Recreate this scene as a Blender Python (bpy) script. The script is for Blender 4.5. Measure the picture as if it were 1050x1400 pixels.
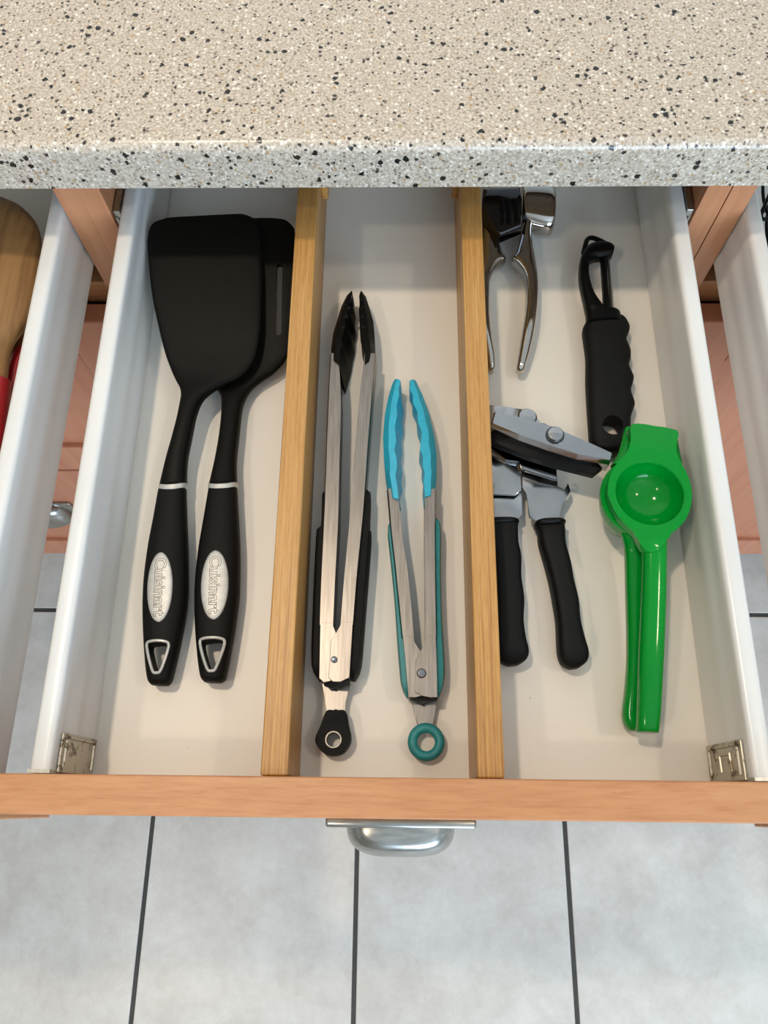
import bpy, bmesh, math, random
from mathutils import Vector, Matrix

for o in list(bpy.data.objects):
    bpy.data.objects.remove(o, do_unlink=True)
S = bpy.context.scene
C = S.collection
random.seed(7)

# ---------------------------------------------------------------- camera, world, lights, exposure
Z0 = 0.80            # height of the drawer floor above the room floor; "drawer coordinates" have z = 0 there
CAMH = 0.445
FPX, TILT, ROLL, YAW = 1066.97, 0.362366, -0.049835, 0.057976
R = (Matrix.Rotation(YAW, 3, 'Z') @ Matrix.Rotation(TILT, 3, 'X') @ Matrix.Rotation(ROLL, 3, 'Z'))
cam = bpy.data.cameras.new('camera')
cam_o = bpy.data.objects.new('camera', cam); C.objects.link(cam_o)
cam.sensor_fit = 'VERTICAL'; cam.sensor_height = 36.0; cam.lens = FPX / 1400 * 36.0
cam.clip_start = 0.01; cam.clip_end = 50
cam_o.matrix_world = Matrix.Translation((0, 0, Z0 + CAMH)) @ R.to_4x4()
S.camera = cam_o

W = bpy.data.worlds.new('world'); S.world = W; W.use_nodes = True
bg = W.node_tree.nodes['Background']; bg.inputs[0].default_value = (0.62, 0.80, 1.0, 1); bg.inputs[1].default_value = 1.0

def area(name, loc, target, sx, sy, power, col, shape='RECTANGLE'):
    l = bpy.data.lights.new(name, 'AREA'); l.shape = shape; l.size = sx; l.size_y = sy
    l.energy = power; l.color = col
    o = bpy.data.objects.new(name, l); C.objects.link(o)
    o.location = Vector(loc) + Vector((0, 0, Z0))
    d = Vector(target) - Vector(loc)
    o.rotation_euler = d.to_track_quat('-Z', 'Y').to_euler()
    return o
# ceiling lamps (warm), an added fill light over the floor and the kitchen window (daylight)
area('overhead_light', (-0.42, 0.37, 1.63), (-0.42, 0.37, 0), 0.09, 0.09, 12.0, (1.0, 0.83, 0.63), 'DISK')
area('overhead_light', (1.00, 0.02, 1.63), (1.00, 0.02, 0), 0.12, 0.12, 4.5, (1.0, 0.84, 0.66), 'DISK')
area('overhead_light', (-0.9, -0.55, 1.63), (-0.9, -0.55, 0), 0.12, 0.12, 6, (1.0, 0.84, 0.66), 'DISK')  # added fill, brightens and warms the floor tiles
area('window_daylight', (0.9, -2.34, 0.62), (0.9, 0, 0.45), 1.5, 1.1, 86, (0.58, 0.785, 1.0))
S.view_settings.view_transform = 'Standard'; S.view_settings.look = 'None'
S.view_settings.exposure = -0.17; S.view_settings.gamma = 1.0; S.view_settings.use_curve_mapping = False

# ---------------------------------------------------------------- projecting traced points onto a level of the drawer
def U(px, py, z):
    d = R @ Vector(((px - 525) / FPX, -(py - 700) / FPX, -1.0))
    k = (z - CAMH) / d.z
    return Vector((d.x * k, d.y * k, z))
def zoom(ox, oy, s):
    return lambda x, y: (ox + x / s, oy + y / s)

# ---------------------------------------------------------------- materials
def srgb(r, g, b):
    f = lambda c: (c / 255 / 12.92) if c / 255 <= 0.04045 else ((c / 255 + 0.055) / 1.055) ** 2.4
    return (f(r), f(g), f(b), 1)
class NM:
    def __init__(s, name, rough=0.5, metal=0.0, col=(0.5, 0.5, 0.5, 1)):
        s.m = bpy.data.materials.new(name); s.m.use_nodes = True
        s.t = s.m.node_tree; s.n = s.t.nodes; s.b = s.n['Principled BSDF']
        s.b.inputs['Roughness'].default_value = rough; s.b.inputs['Metallic'].default_value = metal
        s.b.inputs['Base Color'].default_value = col
    def node(s, typ, **kw):
        n = s.n.new(typ)
        for k, v in kw.items():
            if k in n.inputs.keys(): n.inputs[k].default_value = v
            else: setattr(n, k, v)
        return n
    def link(s, a, b): s.t.links.new(a, b)
    def coord(s, scale=(1, 1, 1), rot=(0, 0, 0)):
        tc = s.node('ShaderNodeTexCoord'); mp = s.node('ShaderNodeMapping')
        mp.inputs['Scale'].default_value = scale; mp.inputs['Rotation'].default_value = rot
        s.link(tc.outputs['Object'], mp.inputs['Vector']); return mp.outputs['Vector']
    def noise(s, vec, scale, detail=3, rough=0.5, dist=0):
        n = s.node('ShaderNodeTexNoise'); n.inputs['Scale'].default_value = scale
        n.inputs['Detail'].default_value = detail; n.inputs['Roughness'].default_value = rough
        n.inputs['Distortion'].default_value = dist
        s.link(vec, n.inputs['Vector']); return n.outputs['Fac']
    def ramp(s, fac, stops):
        r = s.node('ShaderNodeValToRGB'); cr = r.color_ramp
        while len(cr.elements) < len(stops): cr.elements.new(0.5)
        for e, (p, c) in zip(cr.elements, stops): e.position = p; e.color = c
        s.link(fac, r.inputs['Fac']); return r.outputs['Color']
    def mix(s, fac, a, b, typ='MIX'):
        m = s.node('ShaderNodeMix', data_type='RGBA', blend_type=typ)
        for i, v in ((0, fac), (6, a), (7, b)):
            if hasattr(v, 'links') or hasattr(v, 'is_linked'): s.link(v, m.inputs[i])
            else: m.inputs[i].default_value = v
        return m.outputs[2]
    def bump(s, h, strength=0.2, dist=0.001):
        b = s.node('ShaderNodeBump'); b.inputs['Strength'].default_value = strength; b.inputs['Distance'].default_value = dist
        s.link(h, b.inputs['Height']); s.link(b.outputs['Normal'], s.b.inputs['Normal'])
    def base(s, c): s.link(c, s.b.inputs['Base Color'])
M = {}
def wood(name, dark, mid, light, axis='X', fine=220, rough=0.45):
    a = NM(name, rough)
    sc = {'X': (0.10, 1, 1), 'Y': (1, 0.04, 1), 'Z': (1, 1, 0.06)}[axis]
    v = a.coord(sc)
    n1 = a.noise(v, fine, 4, 0.6); v2 = a.coord(tuple(q * 0.3 if q == 1 else q for q in sc)); n2 = a.noise(v2, fine * 0.4, 3, 0.5, 0.4)
    c1 = a.ramp(n1, [(0.3, dark), (0.5, mid), (0.7, light)])
    c2 = a.ramp(n2, [(0.3, mid), (0.7, light)])
    a.base(a.mix(0.45, c1, c2)); a.bump(n1, 0.08, 0.0005)
    M[name] = a.m
wood('panel_wood', srgb(164, 102, 62), srgb(184, 126, 82), srgb(196, 140, 96), 'X', 520, 0.42)
wood('cabinet_wood', srgb(172, 104, 74), srgb(186, 118, 86), srgb(196, 130, 98), 'Z', 120, 0.5)
wood('spoon_wood', srgb(84, 56, 26), srgb(138, 100, 56), srgb(164, 126, 80), 'Y', 260, 0.6)
wood('dark_wood', srgb(96, 52, 20), srgb(122, 70, 32), srgb(138, 84, 42), 'Y', 160, 0.6)
def bamboo():
    a = NM('bamboo', 0.42)
    v = a.coord((1, 0.010, 0.5)); n1 = a.noise(v, 420, 2, 0.6)
    v2 = a.coord((1, 0.10, 1)); n2 = a.noise(v2, 900, 3, 0.6)
    v3 = a.coord((1, 1, 1)); n3 = a.noise(v3, 14, 2, 0.5)
    c1 = a.ramp(n1, [(0.34, srgb(146, 92, 36)), (0.46, srgb(194, 144, 78)), (0.54, srgb(166, 112, 50)), (0.66, srgb(202, 158, 94))])
    c2 = a.ramp(n2, [(0.35, srgb(160, 108, 50)), (0.6, srgb(204, 162, 100))])
    c = a.mix(0.22, c1, c2); c = a.mix(0.12, c, a.ramp(n3, [(0.35, srgb(172, 122, 62)), (0.65, srgb(204, 164, 104))]))
    a.base(c); a.bump(n2, 0.06, 0.0004); M['bamboo'] = a.m
bamboo()
def stone():
    a = NM('speckled_stone', 0.28)
    v = a.coord()
    n = a.noise(v, 620, 3, 0.65)
    base = a.ramp(n, [(0.30, srgb(140, 127, 112)), (0.44, srgb(180, 166, 148)), (0.55, srgb(197, 183, 166)), (0.68, srgb(221, 211, 197))])
    def specks(scale, size, pick, colr, prev, distort=0.0):
        vo = a.node('ShaderNodeTexVoronoi'); vo.inputs['Scale'].default_value = scale
        nv = a.node('ShaderNodeTexNoise'); nv.inputs['Scale'].default_value = scale * 2.2
        a.link(v, nv.inputs['Vector'])
        add = a.node('ShaderNodeVectorMath', operation='MULTIPLY_ADD')
        a.link(nv.outputs['Color'], add.inputs[0]); add.inputs[1].default_value = (0.6 / scale,) * 3; a.link(v, add.inputs[2])
        a.link(add.outputs[0], vo.inputs['Vector'])
        sep = a.node('ShaderNodeSeparateColor'); a.link(vo.outputs['Color'], sep.inputs[0])
        m1 = a.node('ShaderNodeMath', operation='GREATER_THAN'); a.link(sep.outputs[0], m1.inputs[0]); m1.inputs[1].default_value = 1 - pick
        sz = a.node('ShaderNodeMath', operation='MULTIPLY_ADD'); a.link(sep.outputs[1], sz.inputs[0]); sz.inputs[1].default_value = size * 0.7; sz.inputs[2].default_value = size * 0.5
        m2 = a.node('ShaderNodeMath', operation='LESS_THAN'); a.link(vo.outputs['Distance'], m2.inputs[0]); a.link(sz.outputs[0], m2.inputs[1])
        m3 = a.node('ShaderNodeMath', operation='MULTIPLY'); a.link(m1.outputs[0], m3.inputs[0]); a.link(m2.outputs[0], m3.inputs[1])
        return a.mix(m3.outputs[0], prev, colr)
    c = specks(420, 0.42, 0.22, srgb(226, 217, 204), base)
    c = specks(360, 0.34, 0.10, srgb(176, 146, 108), c)
    c = specks(400, 0.34, 0.30, srgb(120, 108, 96), c)
    c = specks(330, 0.34, 0.20, srgb(58, 52, 48), c)
    c = specks(200, 0.29, 0.25, srgb(24, 22, 22), c)
    a.base(c); M['stone'] = a.m
stone()
def white_paint():
    a = NM('white_lacquered_metal', 0.28, 0, srgb(222, 220, 215))
    v = a.coord(); n = a.noise(v, 12, 2)
    a.base(a.ramp(n, [(0.35, srgb(216, 214, 210)), (0.65, srgb(223, 221, 217))])); M['white'] = a.m
    a = NM('white_drawer_board', 0.42)
    v = a.coord(); n = a.noise(v, 6, 3); n2 = a.noise(v, 420, 2)
    sp = a.ramp(n2, [(0.20, srgb(150, 135, 115)), (0.24, srgb(226, 219, 208))])
    a.base(a.mix(0.5, a.ramp(n, [(0.35, srgb(220, 213, 202)), (0.65, srgb(228, 222, 213))]), sp)); M['board'] = a.m
white_paint()
def tile():
    a = NM('stone_tile', 0.30)
    v = a.coord(); oi = a.node('ShaderNodeObjectInfo')
    add = a.node('ShaderNodeVectorMath', operation='ADD'); a.link(v, add.inputs[0])
    sc = a.node('ShaderNodeVectorMath', operation='SCALE'); a.link(oi.outputs['Location'], sc.inputs[0]); sc.inputs['Scale'].default_value = 3.7
    a.link(sc.outputs[0], add.inputs[1])
    n1 = a.noise(add.outputs[0], 11, 9, 0.66, 0.15); n2 = a.noise(add.outputs[0], 90, 5, 0.7)
    c = a.mix(0.4, a.ramp(n1, [(0.34, srgb(196, 186, 174)), (0.5, srgb(214, 206, 195)), (0.66, srgb(230, 224, 214))]),
              a.ramp(n2, [(0.3, srgb(202, 198, 191)), (0.7, srgb(224, 222, 216))]))
    a.base(c); a.bump(n2, 0.08, 0.001)
    M['tile'] = a.m
tile()
def plain(name, col, rough=0.5, metal=0.0, scale=300, bump=0.05, var=0.06, coat=0, spec=0.5):
    a = NM(name, rough, metal)
    v = a.coord(); n = a.noise(v, scale, 2)
    lo = tuple(c * (1 - var) for c in col[:3]) + (1,); hi = tuple(min(1, c * (1 + var)) for c in col[:3]) + (1,)
    a.base(a.ramp(n, [(0.35, lo), (0.65, hi)]))
    if bump: a.bump(n, bump, 0.0004)
    a.b.inputs['Specular IOR Level'].default_value = spec
    if coat: a.b.inputs['Coat Weight'].default_value = coat; a.b.inputs['Coat Roughness'].default_value = 0.06
    M[name] = a.m
plain('grout', srgb(74, 72, 68), 0.9)
plain('black_nylon', srgb(15, 14, 11), 0.45, spec=0.09)
plain('black_rubber', srgb(15, 14, 13), 0.55, spec=0.13)
plain('matte_black_plastic', srgb(10, 10, 10), 0.6, spec=0.2)
plain('black_plastic', srgb(8, 8, 8), 0.36, spec=0.17)
plain('silver_plastic', srgb(190, 188, 182), 0.32, 0.35, bump=0)
plain('silver_badge', srgb(188, 186, 181), 0.48, 0.45, bump=0)
plain('badge_line', srgb(84, 78, 68), 0.5, 0.2, bump=0)
plain('chrome', srgb(186, 181, 175), 0.07, 1.0, bump=0, var=0.01)
plain('darkened_chrome', srgb(84, 84, 88), 0.08, 1.0, bump=0, var=0.01)
plain('dark_chrome', srgb(150, 150, 152), 0.10, 1.0, bump=0, var=0.01)
plain('green_enamel', srgb(0, 134, 40), 0.11, 0, bump=0, var=0.03, coat=0.08, spec=0.22)
plain('cyan_silicone', srgb(42, 168, 196), 0.5)
plain('teal_rubber', srgb(24, 122, 124), 0.5)
plain('red_silicone', srgb(150, 8, 14), 0.4)
plain('plaster', srgb(222, 220, 216), 0.8, scale=20)
plain('ceiling_paint', srgb(236, 234, 230), 0.8, scale=20)
plain('hole_dark', srgb(30, 26, 22), 0.6)
def metal(name, c1, c2, rough, axis=(1, 1, 1), scale=200, bmp=0.015):
    a = NM(name, rough, 1.0); v = a.coord(axis); n = a.noise(v, scale, 3)
    a.base(a.ramp(n, [(0.3, c1), (0.7, c2)])); a.bump(n, bmp, 0.0002); M[name] = a.m
metal('steel', srgb(122, 116, 111), srgb(142, 137, 132), 0.32, (1, 0.05, 1), 900)
metal('can_steel', srgb(164, 164, 165), srgb(172, 172, 173), 0.17, (1, 1, 1), 60, 0.004)
metal('pull_metal', srgb(150, 148, 142), srgb(176, 174, 168), 0.26, (0.2, 1, 1), 500)
metal('galvanised', srgb(160, 158, 150), srgb(190, 188, 180), 0.35, (1, 1, 1), 300)
def rusty():
    a = NM('rusty_galvanised', 0.4, 0.7); v = a.coord()
    n = a.noise(v, 110, 6, 0.75, 0.6)
    a.base(a.ramp(n, [(0.34, srgb(50, 38, 26)), (0.42, srgb(120, 108, 88)), (0.47, srgb(184, 178, 162))])); M['rusty'] = a.m
rusty()

# ---------------------------------------------------------------- mesh helpers (all coordinates in drawer space)
def link_mesh(name, verts, faces, mat, parent=None, smooth=False, origin=None, sharp=None):
    """one mesh object; verts in drawer space. top-level: origin at its base."""
    root = parent
    while root is not None and root.parent is not None: root = root.parent
    if root is not None: org = Vector(root['_org'])
    else: org = Vector(origin) if origin is not None else base_of(verts)
    me = bpy.data.meshes.new(name)
    me.from_pydata([tuple(Vector(v) - org) for v in verts], [], faces)
    bm = bmesh.new(); bm.from_mesh(me); bmesh.ops.recalc_face_normals(bm, faces=bm.faces); bm.to_mesh(me); bm.free()
    if smooth:
        me.polygons.foreach_set('use_smooth', [True] * len(me.polygons))
        me.set_sharp_from_angle(angle=math.radians(sharp if sharp else 40))
    me.materials.append(M[mat]); me.update()
    o = bpy.data.objects.new(name, me); C.objects.link(o)
    if parent is None:
        o.location = org + Vector((0, 0, Z0)); o['_org'] = tuple(org)
    else: o.parent = parent
    return o
def base_of(vs):
    xs = [v[0] for v in vs]; ys = [v[1] for v in vs]; zs = [v[2] for v in vs]
    return Vector(((min(xs) + max(xs)) / 2, (min(ys) + max(ys)) / 2, min(zs)))
def thing(name, label, cat, org, group=None):
    o = bpy.data.objects.new(name, None); C.objects.link(o); o.empty_display_size = 0.02
    o.location = Vector(org) + Vector((0, 0, Z0)); o['_org'] = tuple(org)
    tag(o, label, cat, group); return o
def tag(o, label, cat, group=None):
    o['label'] = label; o['category'] = cat
    if group: o['group'] = group
    return o
def struct(o): o['kind'] = 'structure'; return o
class G:
    """collects geometry"""
    def __init__(s): s.v = []; s.f = []
    def add(s, vs, fs):
        k = len(s.v); s.v += [Vector(v) for v in vs]; s.f += [tuple(i + k for i in f) for f in fs]; return s
    def box(s, x0, x1, y0, y1, z0, z1, bev=0.0, seg=2):
        bm = bmesh.new(); bmesh.ops.create_cube(bm, size=1)
        for v in bm.verts: v.co = Vector(((x0 + x1) / 2 + v.co.x * (x1 - x0), (y0 + y1) / 2 + v.co.y * (y1 - y0), (z0 + z1) / 2 + v.co.z * (z1 - z0)))
        if bev: bmesh.ops.bevel(bm, geom=list(bm.edges), offset=bev, segments=seg, profile=0.5, affect='EDGES')
        return s.frombm(bm)
    def frombm(s, bm):
        bm.verts.index_update(); s.add([v.co.copy() for v in bm.verts], [[v.index for v in f.verts] for f in bm.faces]); bm.free(); return s
    def prism(s, pts, z0, z1, bev=0.0, seg=2, zf=None):
        bm = bmesh.new(); n = len(pts)
        lo = [bm.verts.new((p[0], p[1], z0)) for p in pts]; hi = [bm.verts.new((p[0], p[1], z1)) for p in pts]
        bm.faces.new(lo[::-1]); top = bm.faces.new(hi)
        for i in range(n): bm.faces.new((lo[i], lo[(i + 1) % n], hi[(i + 1) % n], hi[i]))
        if bev: bmesh.ops.bevel(bm, geom=[e for f in bm.faces if len(f.verts) == n and abs(f.normal.z) >= 0 and f in (top,) for e in f.edges], offset=bev, segments=seg, profile=0.5, affect='EDGES')
        if zf:
            for v in bm.verts: v.co.z += zf(v.co)
        return s.frombm(bm)
    def rings(s, rings, closed=False, caps=True):
        n = len(rings[0]); vs = [p for r in rings for p in r]; fs = []
        m = len(rings)
        for i in range(m if closed else m - 1):
            a = i * n; b = ((i + 1) % m) * n
            for j in range(n): fs.append((a + j, a + (j + 1) % n, b + (j + 1) % n, b + j))
        if caps and not closed: fs.append(tuple(range(n))[::-1]); fs.append(tuple((m - 1) * n + j for j in range(n)))
        return s.add(vs, fs)
    def tube(s, pts, r, n=8, closed=False, sub=0):
        pts = [Vector(p) for p in pts]
        if sub: pts = spline(pts, sub, closed)
        m = len(pts); rings = []
        up = None
        for i, p in enumerate(pts):
            a = pts[(i - 1) % m] if (closed or i > 0) else p; b = pts[(i + 1) % m] if (closed or i < m - 1) else p
            t = (b - a).normalized()
            if up is None: up = Vector((0, 0, 1)) if abs(t.z) < 0.9 else Vector((1, 0, 0))
            u = (up - t * up.dot(t)).normalized(); w = t.cross(u); up = u
            rr = r[i] if isinstance(r, (list, tuple)) else r
            rings.append([p + (u * math.cos(q) + w * math.sin(q)) * rr for q in [2 * math.pi * j / n for j in range(n)]])
        return s.rings(rings, closed)
    def lathe(s, prof, c, n=32, closed=False):
        c = Vector(c); prof = [(max(r, 1e-5), z) for r, z in prof]
        rings = [[c + Vector((r * math.cos(2 * math.pi * j / n), r * math.sin(2 * math.pi * j / n), z)) for j in range(n)] for r, z in prof]
        return s.rings(rings, closed, not closed)
    def loft(s, st, n=20, sub=4):
        """stations (Lpx, Rpx, zc, hz, exponent): traced left and right edge at height zc, half thickness hz"""
        rows = [list(a) + list(b) + [z, h, e] for a, b, z, h, e in st]
        rows = spline_rows(rows, sub); rings = []
        for lx, ly, rx, ry, z, h, e in rows:
            a = U(lx, ly, z); b = U(rx, ry, z); c = (a + b) / 2; u = (b - a) / 2
            rg = []
            for j in range(n):
                q = 2 * math.pi * j / n; cs, sn = math.cos(q), math.sin(q)
                k = math.copysign(abs(cs) ** (2 / e), cs); w = math.copysign(abs(sn) ** (2 / e), sn)
                rg.append(c + u * k + Vector((0, 0, h * w)))
            rings.append(rg)
        return s.rings(rings)
    def make(s, name, mat, parent=None, smooth=False, sharp=None, origin=None):
        return link_mesh(name, s.v, s.f, mat, parent, smooth, origin, sharp)
def cr(p0, p1, p2, p3, t):
    return 0.5 * ((2 * p1) + (p2 - p0) * t + (2 * p0 - 5 * p1 + 4 * p2 - p3) * t * t + (3 * p1 - p0 - 3 * p2 + p3) * t ** 3)
def spline(pts, sub, closed=False):
    m = len(pts); out = []
    for i in range(m if closed else m - 1):
        if closed: q = [pts[(i + k) % m] for k in (-1, 0, 1, 2)]
        else: q = [pts[max(0, min(m - 1, i + k))] for k in (-1, 0, 1, 2)]
        for t in range(sub): out.append(cr(*q, t / sub))
    if not closed: out.append(pts[-1])
    return out
def spline_rows(rows, sub):
    vs = list(zip(*rows)); cols = []
    for c in vs:
        cols.append(spline(list(c), sub))
    return [list(r) for r in zip(*cols)]
def resample(pts, n):
    d = [0]
    for a, b in zip(pts, pts[1:]): d.append(d[-1] + math.hypot(b[0] - a[0], b[1] - a[1]))
    out = []; k = 0
    for i in range(n):
        t = d[-1] * i / (n - 1)
        while k < len(d) - 2 and d[k + 1] < t: k += 1
        f = (t - d[k]) / max(1e-9, d[k + 1] - d[k])
        out.append((pts[k][0] + (pts[k + 1][0] - pts[k][0]) * f, pts[k][1] + (pts[k + 1][1] - pts[k][1]) * f))
    return out
def even(pts, passes=8):
    for _ in range(passes):
        pts = [pts[0]] + [((a[0] + 2 * b[0] + c[0]) / 4, (a[1] + 2 * b[1] + c[1]) / 4) for a, b, c in zip(pts, pts[1:], pts[2:])] + [pts[-1]]
    return pts
def cut(o, g):
    """subtract the closed geometry g (drawer space) from mesh object o"""
    root = o
    while root.parent is not None: root = root.parent
    org = Vector(root['_org'])
    me = bpy.data.meshes.new('cutter'); me.from_pydata([tuple(v - org) for v in g.v], [], g.f)
    bm = bmesh.new(); bm.from_mesh(me); bmesh.ops.recalc_face_normals(bm, faces=bm.faces); bm.to_mesh(me); bm.free()
    c = bpy.data.objects.new('cutter', me); C.objects.link(c); c.matrix_world = Matrix.Translation(org + Vector((0, 0, Z0)))
    md = o.modifiers.new('cut', 'BOOLEAN'); md.operation = 'DIFFERENCE'; md.object = c; md.solver = 'EXACT'
    bpy.context.view_layer.update()
    dg = bpy.context.evaluated_depsgraph_get()
    new = bpy.data.meshes.new_from_object(o.evaluated_get(dg)); old = o.data
    o.modifiers.remove(md); o.data = new
    new.set_sharp_from_angle(angle=math.radians(40))
    bpy.data.objects.remove(c, do_unlink=True); bpy.data.meshes.remove(me)
    new.name = old.name; bpy.data.meshes.remove(old)
    return o
def P(pts, z): return [U(x, y, z) for x, y in pts]
def disc_pts(c, r, n=28): return [(c[0] + r * math.cos(2 * math.pi * i / n), c[1] + r * math.sin(2 * math.pi * i / n)) for i in range(n)]

# ================================================================ THE SETTING
FL = -Z0
floor = struct(G().box(-2.6, 2.6, -2.45, 1.0, FL - 0.05, FL - 0.0015).make('floor', 'grout', origin=(0, 0, FL)))
# each tile a piece of its own, slightly proud of the joint
T = 0.306; GX, GY = -0.061, 0.297
tg = G().box(-T / 2 + 0.0032, T / 2 - 0.0032, -T / 2 + 0.0032, T / 2 - 0.0032, FL - 0.004, FL, 0.0012, 2)
tile_me = None
for i in range(-8, 9):
    for j in range(-8, 2):
        cx, cy = GX + T * (i + 0.5), GY + T * (j + 0.5)
        if abs(cx) > 2.3 or cy < -2.2: continue
        if tile_me is None:
            o = tg.make('tile', 'tile', floor); tile_me = o.data
            tile_me.transform(Matrix.Translation((0, 0, 0)))
        else:
            o = bpy.data.objects.new('tile', tile_me); C.objects.link(o); o.parent = floor
        o.location = (cx, cy, 0)
struct(G().box(-2.6, 2.6, -2.45, 1.0, 1.66, 1.72).make('ceiling', 'ceiling_paint'))
struct(G().box(-2.6, 2.6, 0.96, 1.02, FL, 1.66).make('wall_back', 'plaster'))
struct(G().box(-2.66, -2.6, -2.45, 1.0, FL, 1.66).make('wall_left', 'plaster'))
struct(G().box(2.6, 2.66, -2.45, 1.0, FL, 1.66).make('wall_right', 'plaster'))
wf = G().box(-2.6, 0.1, -2.51, -2.45, FL, 1.66).box(1.7, 2.6, -2.51, -2.45, FL, 1.66).box(0.1, 1.7, -2.51, -2.45, FL, 0.02).box(0.1, 1.7, -2.51, -2.45, 1.22, 1.66)
struct(wf.make('wall_front', 'plaster'))

# ================================================================ COUNTERTOP
prof = []
CY, CZ0, CZ1, CR = 0.333, 0.090, 0.1225, 0.006
for k in range(9):
    a = math.pi / 2 * k / 8; prof.append((CY + CR - CR * math.cos(a), CZ1 - CR + CR * math.sin(a)))
prof = [(0.955, CZ0), (CY + 0.002, CZ0), (CY, CZ0 + 0.002)] + prof + [(0.955, CZ1)]
g = G(); g.rings([[Vector((x, y, z)) for y, z in prof] for x in (-1.6, 1.6)])
ct = g.make('countertop', 'stone', None, True, 30, origin=(0, 0.64, CZ0))
tag(ct, 'beige black-speckled stone countertop overhanging the open drawers', 'countertop')

# ================================================================ CABINETS
FY = 0.350      # front edge of the cabinet sides
def front(parent, x0, x1, z0, z1, name, handle=True):
    """frame-and-panel front, 18 mm thick, with a recessed centre panel"""
    y1, y0, w = FY - 0.001, FY - 0.018, 0.055
    g = G().box(x0, x0 + w, y0, y1, z0, z1, 0.0015).box(x1 - w, x1, y0, y1, z0, z1, 0.0015)
    g.box(x0 + w, x1 - w, y0, y1, z0, z0 + w, 0.0015).box(x0 + w, x1 - w, y0, y1, z1 - w, z1, 0.0015)
    f = g.make(name, 'cabinet_wood', parent)
    G().box(x0 + w, x1 - w, y0 + 0.006, y1 - 0.003, z0 + w, z1 - w).make('centre_panel', 'cabinet_wood', f)
    return f
def cup_pull(parent, xc, yf, zt, plate=0.036, cup=0.0275, depth=0.0185, h=0.026):
    """bin pull: flat back plate and a quarter-dome cup open below"""
    g = G()
    n, m = 24, 8; rings = []
    t = 0.0012
    def dome(off):
        rr = []
        for i in range(m + 1):
            b = math.pi / 2 * i / m      # 0 at rim plane bottom, to top
            row = []
            for j in range(n + 1):
                a = math.pi * j / n
                e = 3.2
                cx = math.copysign(abs(math.cos(a)) ** (2 / e), math.cos(a)); cy = abs(math.sin(a)) ** (2 / e)
                k = math.cos(b) ** 0.42 if b < math.pi / 2 - 1e-6 else 0.0
                k = max(k, 0.0)
                row.append(Vector((xc + (cup - off) * cx * (0.30 + 0.70 * k if i < m else 0.30), yf - (depth - off) * cy * (0.18 + 0.82 * k if i < m else 0.05), zt - h + (h - off) * math.sin(b))))
            rr.append(row)
        return rr
    A, B = dome(0), dome(t)
    vs = [p for r in A for p in r] + [p for r in B for p in r]; N = (n + 1) * (m + 1); fs = []
    for i in range(m):
        for j in range(n):
            a = i * (n + 1) + j
            fs.append((a, a + 1, a + n + 2, a + n + 1)); fs.append((N + a, N + a + n + 1, N + a + n + 2, N + a + 1))
    for j in range(n):
        fs.append((j, N + j, N + j + 1, j + 1)); a = m * (n + 1) + j; fs.append((a, a + 1, N + a + 1, N + a))
    g.add(vs, fs)
    g.box(xc - plate, xc + plate, yf - 0.0044, yf + 0.0005, zt - h - 0.004, zt + 0.0035, 0.0014)
    return g.make('cup_pull', 'pull_metal', parent, True, 50)
def cabinet(x0, x1, label, fronts):
    c = thing('base_cabinet', label, 'cabinet', ((x0 + x1) / 2, 0.63, FL), 'base cabinets in a row')
    t = 0.0142
    G().box(x0, x0 + t, FY, 0.93, FL + 0.10, CZ0).make('side_panel', 'panel_wood_z', c)
    G().box(x1 - t, x1, FY, 0.93, FL + 0.10, CZ0).make('side_panel', 'panel_wood_z', c)
    G().box(x0 + t, x1 - t, 0.91, 0.93, FL + 0.10, CZ0).make('back_panel', 'panel_wood_z', c)
    G().box(x0 + t, x1 - t, FY + 0.0, 0.91, FL + 0.18, FL + 0.196).make('bottom_panel', 'panel_wood_z', c)
    G().box(x0 + t, x1 - t, FY + 0.004, FY + 0.022, -0.046, -0.022, 0.001).make('front_rail', 'panel_wood', c)
    G().box(x0, x1, 0.43, 0.446, FL, FL + 0.18).make('toe_kick', 'dark_wood', c)
    for (z0, z1, nm, hz) in fronts:
        f = front(c, x0 + 0.0015, x1 - 0.0015, z0, z1, nm)
        if hz is not None: cup_pull(f, (x0 + x1) / 2, FY - 0.012 + 0.0005, hz, 0.05, 0.042, 0.022, 0.034)
    return c
wood('panel_wood_z', srgb(172, 108, 72), srgb(188, 126, 86), srgb(200, 140, 100), 'Z', 140, 0.45)
SX = 0.1985
cabinet(-0.692, -SX, 'brown wooden base cabinet with drawer fronts, left of the utensil drawer', [(-0.31, -0.040, 'drawer_front', -0.155), (-0.605, -0.314, 'drawer_front', -0.42)])
cabinet(-SX + 0.0001, SX - 0.0004, 'brown wooden base cabinet that the middle utensil drawer slides out of', [(-0.605, -0.040, 'door', None)])
cabinet(SX + 0.0004, 0.692, 'brown wooden base cabinet with a tall door, right of the utensil drawer', [(-0.59, -0.040, 'door', None)])

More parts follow.
